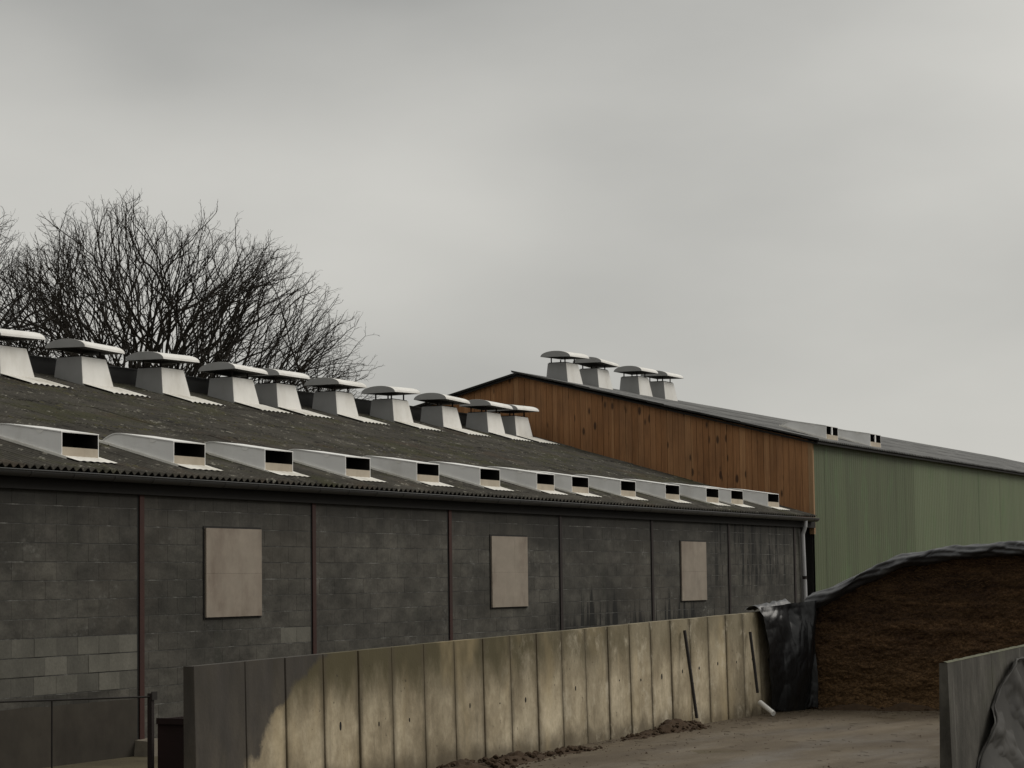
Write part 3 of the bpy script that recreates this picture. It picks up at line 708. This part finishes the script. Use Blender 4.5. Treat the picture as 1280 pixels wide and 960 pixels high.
# crumbs at the foot of the face and along the wall
def clods(name, spots, seed, label, cat='spoil'):
    cr = random.Random(seed); m = MB()
    for (cx, cy, rx, ry, h, n) in spots:
        def hill(u, v):
            x = cx+(u*2-1)*rx*1.15; y = cy+(v*2-1)*ry*1.15; r = math.hypot((x-cx)/rx, (y-cy)/ry)
            z = h*max(0, 1-r*r)*(1+.9*noise.noise(Vector((x*3, y*3, seed))))+.05*noise.noise(Vector((x*9, y*9, seed)))*max(0, 1.1-r)
            return (x, y, max(z, -.02)+.002)
        m.grid(hill, 30, 16)
        for k in range(n):
            t = cr.uniform(0, 6.28); q = cr.random()**.5*1.35; x = cx+math.cos(t)*rx*q*1.1; y = cy+math.sin(t)*ry*q*1.1; s = cr.uniform(.008, .05)*(1 if q < 1 else .55)
            z = h*max(0, 1-q*q)*.9+s*.3
            m.add([(x+p.x*s*cr.uniform(.7, 1.4), y+p.y*s*cr.uniform(.7, 1.3), z+p.z*s*cr.uniform(.5, 1)) for p in iv], fi)
    o = build(name, m, SOIL); return tag(o, label, cat, kind='stuff')
def g_(x, y): p = onZ(x, y, .02); return p.x, min(p.y, WY-.12)
a = g_(842, 912); b = g_(640, 950); c = g_(590, 962); d = g_(715, 938); e_ = g_(800, 921)
clods('spilled_silage', [(*a, .9, .26, .14, 160), (a[0]+.6, a[1]-.06, .5, .24, .10, 90), (a[0]-1.0, a[1]-.0, .8, .16, .05, 80)], 4, 'small brown pile of spilled silage beside the leaning rod at the wall foot')
clods('spilled_silage', [(*b, 1.1, .3, .09, 160), (*c, 1.0, .34, .13, 170), (*d, .7, .18, .05, 80), (e_[0], e_[1], .6, .12, .03, 40)], 5, 'dark crumbs of spilled silage strewn along the foot of the yellowish panel wall')
clods('silage_crumbs', [(HX-.18, y_, .22, .6, .09, 26) for y_ in (12.6, 11.6, 10.4, 9.2, 8.1)], 6, 'loose brown crumbs fallen at the foot of the cut silage face')

def crease(a, b, c):                           # sharp film creases
    return (abs(noise.noise(Vector((a, b, c))))+.55*abs(noise.noise(Vector((a*2.1+5, b*2.1, c))))+.3*abs(noise.noise(Vector((a*4.3, b*4.3+9, c))))-.42)
def grit():
    cr = random.Random(77); m = MB(); k = 0
    tet = [Vector((1, 0, -.4)), Vector((-.5, .87, -.4)), Vector((-.5, -.87, -.4)), Vector((0, 0, .8))]; tf = [(0, 1, 3), (1, 2, 3), (2, 0, 3), (0, 2, 1)]
    while k < 1500:
        x = cr.uniform(19, 42.2); y = cr.uniform(6.8, WY-.03); w = math.exp(-(WY-y)/.5)+.9*math.exp(-(42.2-x)/1.0)+.10+.3*max(0, noise.noise(Vector((x*.7, y*1.5, 3))))
        if cr.random() > w: continue
        k += 1; z = .008
        if cr.random() < .3:
            t = cr.uniform(0, 3.14); L_ = cr.uniform(.02, .09); dx, dy = math.cos(t)*L_, math.sin(t)*L_; q = .004
            m.add([(x-dx, y-dy, z+.004), (x+dx, y+dy, z+.012), (x+dx-dy*.12, y+dy+dx*.12, z+.016), (x-dx-dy*.12, y-dy+dx*.12, z+.008)], [(0, 1, 2, 3)])
        else:
            s_ = cr.uniform(.005, .014)*(1.8 if cr.random() < .08 else 1); a_ = cr.uniform(0, 6.28); ca, sa = math.cos(a_), math.sin(a_)
            m.add([(x+(p.x*ca-p.y*sa)*s_, y+(p.x*sa+p.y*ca)*s_, z+p.z*s_*.8+.3*s_) for p in tet], tf)
    tag(build('scattered_crumbs', m, SOIL), 'brown silage crumbs and straw scattered over the bunker floor', 'crumbs', kind='stuff')
grit()
# black sheet: cover, rolled edge, hanging curtain
sheet = thing('plastic_sheet', (HX, 11, 0), 'black plastic silage sheet folded along the heap edge and hanging over the wall', 'plastic sheet')
m = MB(); m.grid(lambda u, v: (HX+.15+u*18, WY+.02+(YB-WY-.02)*v, heap_z(min(YA, WY+.02+(YB-WY-.02)*v))+.03+.03*noise.noise(Vector((u*14, v*9, 0)))), 40, 60)
build('cover', m, SHEETG, sheet, smooth=True)
def roll(u, v):
    y = WY+.05+(YB-WY-.05)*u; t = 2*math.pi*v
    zc_ = heap_z(min(y, YA))+.045
    ph = u*34; rx, rz = .24, .115+.02*noise.noise(Vector((u*9, 0, 2)))+.06*max(0, 1-u/.16)
    f_ = 1+.12*math.sin(3*t+ph*1.0+2*noise.noise(Vector((u*6, 0, 0))))+.06*math.sin(7*t-ph*1.6)+.14*noise.noise(Vector((u*26, math.cos(t)*1.5, math.sin(t)*1.5)))
    f_ += .13*crease(u*30+v*3, v*5+u*8, 2); sag = .05*noise.noise(Vector((u*11, 3, 0)))
    return (HX+.08+math.cos(t)*rx*f_, y+.05*math.sin(t*2+ph), zc_+math.sin(t)*rz*f_+sag*.4)
m = MB(); m.grid(roll, 520, 60); build('rolled_edge', m, SHEETG, sheet, smooth=True)
path = [(40.55, WY-.05), (40.95, WY-.10), (41.35, WY-.14), (41.72, WY-.20), (42.0, WY-.30), (42.15, WY-.40), (42.28, WY-.48)]
def curtain(u, v):
    s_ = u*(len(path)-1); i = min(int(s_), len(path)-2); t = s_-i; x = path[i][0]*(1-t)+path[i+1][0]*t; y = path[i][1]*(1-t)+path[i+1][1]*t
    top = 1.86+.10*u; z = .015+(top-.015)*v
    x += max(0, .35-u)*1.25*(1-v)
    w1 = math.sin(u*9+3.2*(1-v)+.8*math.sin(v*4))*.06
    w2 = math.sin(u*21-5*v+1.5*noise.noise(Vector((u*3, v*3, 1))))*.022*(.3+.7*v)
    w3 = math.sin(v*16+u*7+3*noise.noise(Vector((u*4, v*2, 9))))*.03*max(0, v-.62)*2.6
    wv = w1+w2+w3+.05*noise.noise(Vector((u*4, v*3, 3)))+.075*crease(u*2.2+v*.9, v*2.0-u*1.5, 5)+.010*crease(u*9, v*8, 2)
    bulge = .16*math.sin(math.pi*min(1, v*1.05))*(.4+.6*math.sin(math.pi*u))
    return (x-.55*(wv+bulge), y-.75*(wv+bulge)-.04, z+.04*math.sin(u*9)*(1-v))
m = MB(); m.grid(curtain, 170, 130); build('hanging_curtain', m, SHEET, sheet, smooth=True)
def fold(u, v):                                # part thrown over the wall's top
    x = 40.5+1.9*u; t = v*math.pi; zt = top_z(x)
    return (x+.04*noise.noise(Vector((u*9, v*5, 0))), WY-.14+.36*v+.02*math.sin(u*20), zt+.03+(.10+.06*u)*math.sin(t)+.05*noise.noise(Vector((u*8, v*4, 8)))-.10*(1-v)**3)
m = MB(); m.grid(fold, 60, 16); build('top_fold', m, SHEETG, sheet, smooth=True)

# old sheet slumped against the near wall
def slump(u, v):
    x = NX+.98+2.6*u; base = .02
    top = min(ntop(x)-.12, .05+1.45*max(0.02, u*1.25)**.62)
    z = base+(top-base)*v
    wv = .04*math.sin(u*15+5*v)+.05*noise.noise(Vector((u*6, v*5, 2)))+.05*crease(u*2.2+v*1.2, v*1.3-u*2, 7)
    return (x+.35*(1-v)*.3, NY-.05-.05*(1-v)-.22*(1-v)**1.5-max(-.02, wv), z)
os_ = thing('crumpled_sheet', (NX+1.5, NY-.3, 0), 'crumpled old grey plastic sheet slumped against the dark concrete wall end', 'plastic sheet')
m = MB(); m.grid(slump, 180, 120); build('sheet', m, OLDSHEET, os_, smooth=True)
m = MB(); m.tube([Vector(slump(u, 1.0))+Vector((0, -.035, .0)) for u in [k/40 for k in range(41)]], [.014+.006*math.sin(k*1.3) for k in range(41)], 8); build('hem', m, OLDSHEET, os_, smooth=True)

# ------------------------------------------------------------------ small things
def rod(p0, p1, label):
    m = MB(); m.tube([p0, (Vector(p0)+Vector(p1))/2+Vector((.006, 0, 0)), p1], .026, 6); return tag(build('steel_rod', m, ROD), label, 'rod', 'rods leaning on the bunker wall')
t0 = onY(856, 788, WY-.04); f0 = onY(868, 893, WY-.22)
rod((f0.x, WY-.26, .16), (t0.x, WY-.035, t0.z), 'long dark rod leaning against the panel wall beside the spilled pile')
t1 = onY(938, 790, WY-.04); f1 = onY(947, 866, WY-.2)
rod((f1.x, WY-.2, f1.z), (t1.x, WY-.035, t1.z), 'short dark rod leaning on the panel wall next to the black sheet')
q0 = onZ(967, 892, .05); q1 = onY(950, 878, WY-.1)
m = MB(); m.tube([q0, q1], .045, 12, True); tag(build('plastic_pipe', m, PVC), 'short white plastic pipe leaning at the wall foot by the black sheet', 'pipe')

# gate by the block wall
gp = onZ(187, 985, 0); gp.z = 0
GZt = onY(187, 871, gp.y).z
g0 = onZ(0, 877.5, GZt); ge = gp+(Vector((g0.x, g0.y, 0))-gp)*1.5
gate = thing('field_gate', gp, 'thin dark steel gate with one rail in front of the block wall', 'gate')
def tube(name, a, b, r, mat=ROD, n=8): m = MB(); m.tube([a, b], r, n); return build(name, m, mat, gate)
tube('rail', (gp.x, gp.y, GZt), (ge.x, ge.y, GZt), .011)
tube('rail', (gp.x, gp.y, .15), (ge.x, ge.y, .15), .016)
for px in (65, -60):
    q = None; lo_, hi_ = 0., 1.
    for _ in range(40):
        mm = (lo_+hi_)/2; v = gp+(ge-gp)*mm+Vector((0, 0, GZt-HC)); q = 640+F_PX*v.dot(CR)/v.dot(CF)
        if q > px: lo_ = mm
        else: hi_ = mm
    v = gp+(ge-gp)*mm; tube('upright', (v.x, v.y, .15), (v.x, v.y, GZt), .011)
m = MB(); m.box(gp.x+.0, gp.x+.055, gp.y-.03, gp.y+.03, 0, GZt+.04); build('gate_post', m, RUSTD, gate)
m = MB(); m.box(gp.x-.01, gp.x+.10, gp.y-.045, gp.y-.031, GZt-.04, GZt+.06); build('hinge_plate', m, ROD, gate)

# dark red steel skip standing between the gate post and the wall's end
cA = onY(236, 899, 15.0); cx, cz = cA.x, cA.z; TY0, TY1, l_ = 15.0, 15.42, 2.2
box_ = thing('steel_trough', (cx+1, TY0, 0), 'dark red steel trough between the gate post and the panel wall end', 'trough')
m = MB(); t_ = .03
m.box(cx, cx+l_, TY0, TY0+t_, .08, cz); m.box(cx, cx+t_, TY0+t_, TY1-t_, .08, cz-.001); m.box(cx+l_-t_, cx+l_, TY0+t_, TY1-t_, .08, cz-.001); m.box(cx, cx+l_, TY1-t_, TY1, .08, cz); m.box(cx+t_, cx+l_-t_, TY0+t_, TY1-t_, .08, .11)
build('tank', m, DRED, box_)
m = MB(); m.box(cx-.03, cx+l_+.03, TY0-.035, TY0-.001, cz-.06, cz+.01); m.box(cx-.03, cx-.001, TY0, TY1, cz-.06, cz+.01); build('rim', m, DRED, box_)
for xx in (cx+.2, cx+l_-.2):
    m = MB(); m.box(xx-.05, xx+.05, TY0+.1, TY1-.1, 0, .079); build('skid', m, RUSTD, box_)

# ------------------------------------------------------------------ bare oaks behind the barn
def oak(base, H, Rc, zc_, seed, label, nl=20, rate=1.45, dens=1.0, dz=0):
    rs = random.Random(seed); nr = lambda k: Vector((rs.gauss(0, k), rs.gauss(0, k), rs.gauss(0, k)))
    zf = zc_-.9
    P = [Vector((0, 0, 0))]; par = [-1]; C = Vector((0, 0, zc_-1.3)); step = .25
    def env(p):                                # 1 on the crown's skin
        a = math.atan2(p.y, p.x); w = 1+.06*math.sin(3*a+seed)+.04*math.sin(7*a+2*seed+p.z)+.07*noise.noise(Vector((p.x*.5, p.y*.5, p.z*.5+seed)))
        zz = (p.z-zc_)/(H-zc_) if p.z > zc_ else (p.z-zc_)/2.6
        return math.sqrt((p.x/(Rc*w))**2+(p.y/(Rc*w))**2+(zz/w)**2)
    def add(p, i): P.append(p); par.append(i); return len(P)-1
    i = 0; p = P[0].copy()
    for k in range(int(zf/.3)): p = p+Vector((rs.gauss(0, .02), rs.gauss(0, .02), .3)); i = add(p, i)
    todo = []
    for k in range(nl):
        a = 2.4*k+rs.uniform(-.3, .3); el = math.asin(min(.985, .10+.90*(k+.5)/nl))
        d = Vector((math.cos(a)*math.cos(el), math.sin(a)*math.cos(el), math.sin(el)))
        todo.append((max(2, i-rs.randint(0, 4)), d, 0, 0.))
    tw = []
    while todo:
        i, d, lvl, since = todo.pop(); p = P[i].copy(); stop = rs.uniform(.86, .97); drift = nr(.05)
        while True:
            rad = (p-C); r = rad.length; rad.normalize()
            if rs.random() < .25: drift = nr(.075)
            d = (d+rad*.10+Vector((0, 0, .02))+drift+nr(.105)).normalized()
            p = p+d*step; i = add(p, i); e_ = env(p)
            if e_ > stop or len(P) > 60000: tw.append((i, d, 2, .8)); break
            since += step
            rt = rate/max(r, 1.2)*(2.3 if e_ > .55 else 1.0)
            if since > .35 and rs.random() < rt*step:
                ax = d.cross(nr(1)).normalized(); an = rs.uniform(.45, 1.0); q = Matrix.Rotation(an*.62, 3, ax) @ d
                d = (Matrix.Rotation(-an*.38, 3, ax) @ d).normalized(); todo.append((i, q, lvl+1, 0.)); since = 0
            if rs.random() < (.03 if e_ < .45 else .14+.7*(e_-.45))*dens: tw.append((i, d, 1, .5+.5*e_))
    for i, d, n, sc in tw:
        for _ in range(n):
            ax = d.cross(nr(1)).normalized(); q = (Matrix.Rotation(rs.uniform(.3, .95), 3, ax) @ d+Vector((0, 0, .15))).normalized(); j = i; p = P[i].copy()
            for s_ in range(rs.randint(3, 6)):
                q = (q+nr(.16)).normalized(); p = p+q*.13*sc; k0 = j; j = add(p, j)
                if rs.random() < .5:
                    add(p+(q+nr(.6)).normalized()*.16*sc, j)
    N = len(P); E_ = 2.05; acc = [0.]*N; mn = .0045**E_
    for q in range(N-1, 0, -1):
        if acc[q] == 0: acc[q] = mn
        acc[par[q]] += acc[q]
    rad = [min(a**(1/E_), .45) for a in acc]
    best = {}
    for q in range(1, N):
        if par[q] not in best or rad[q] > rad[best[par[q]]]: best[par[q]] = q
    tr, cr = MB(), MB(); base = Vector(base)
    for q, p_ in [(0, -1)]+[(q, par[q]) for q in range(1, N) if best[par[q]] != q]:
        ch = ([p_] if p_ >= 0 else [])+[q]; k = q
        while k in best: k = best[k]; ch.append(k)
        pts_ = [P[k]+base for k in ch]; rr = [rad[k] for k in ch]
        if p_ >= 0: rr[0] = rr[1]
        big = max(rr)
        if p_ < 0:
            n = int(zf/.3)+1; tr.tube(pts_[:n], [r_*(1+.5*max(0, 1-k*.3/1.2)**2) for k, r_ in enumerate(rr[:n])], 12, False); pts_, rr = pts_[n-1:], rr[n-1:]
            if len(pts_) < 2: continue
        cr.tube(pts_, rr, 6 if big > .06 else (4 if big > .02 else 3), False)
    t = thing('oak_tree', tuple(base), label, 'tree', 'bare oaks behind the barn')
    build('trunk', tr, BARK, t, smooth=True); build('crown', cr, BARK, t)
    return N
TY = 55.
b = onY(168, 700, TY); b2 = onY(-120, 700, TY+8)
n1_ = oak((b.x, b.y, -.1), 17.9, 9.5, 9.2, 4, 'broad bare oak with a wide domed crown behind the ridge vents', dens=.9)
n2_ = oak((b2.x, b2.y, -.1), 18.9, 7.4, 10.2, 9, 'bare oak with loose upright branches left of the broad domed one', nl=13, dens=1.3)
print('oak nodes', n1_, n2_)
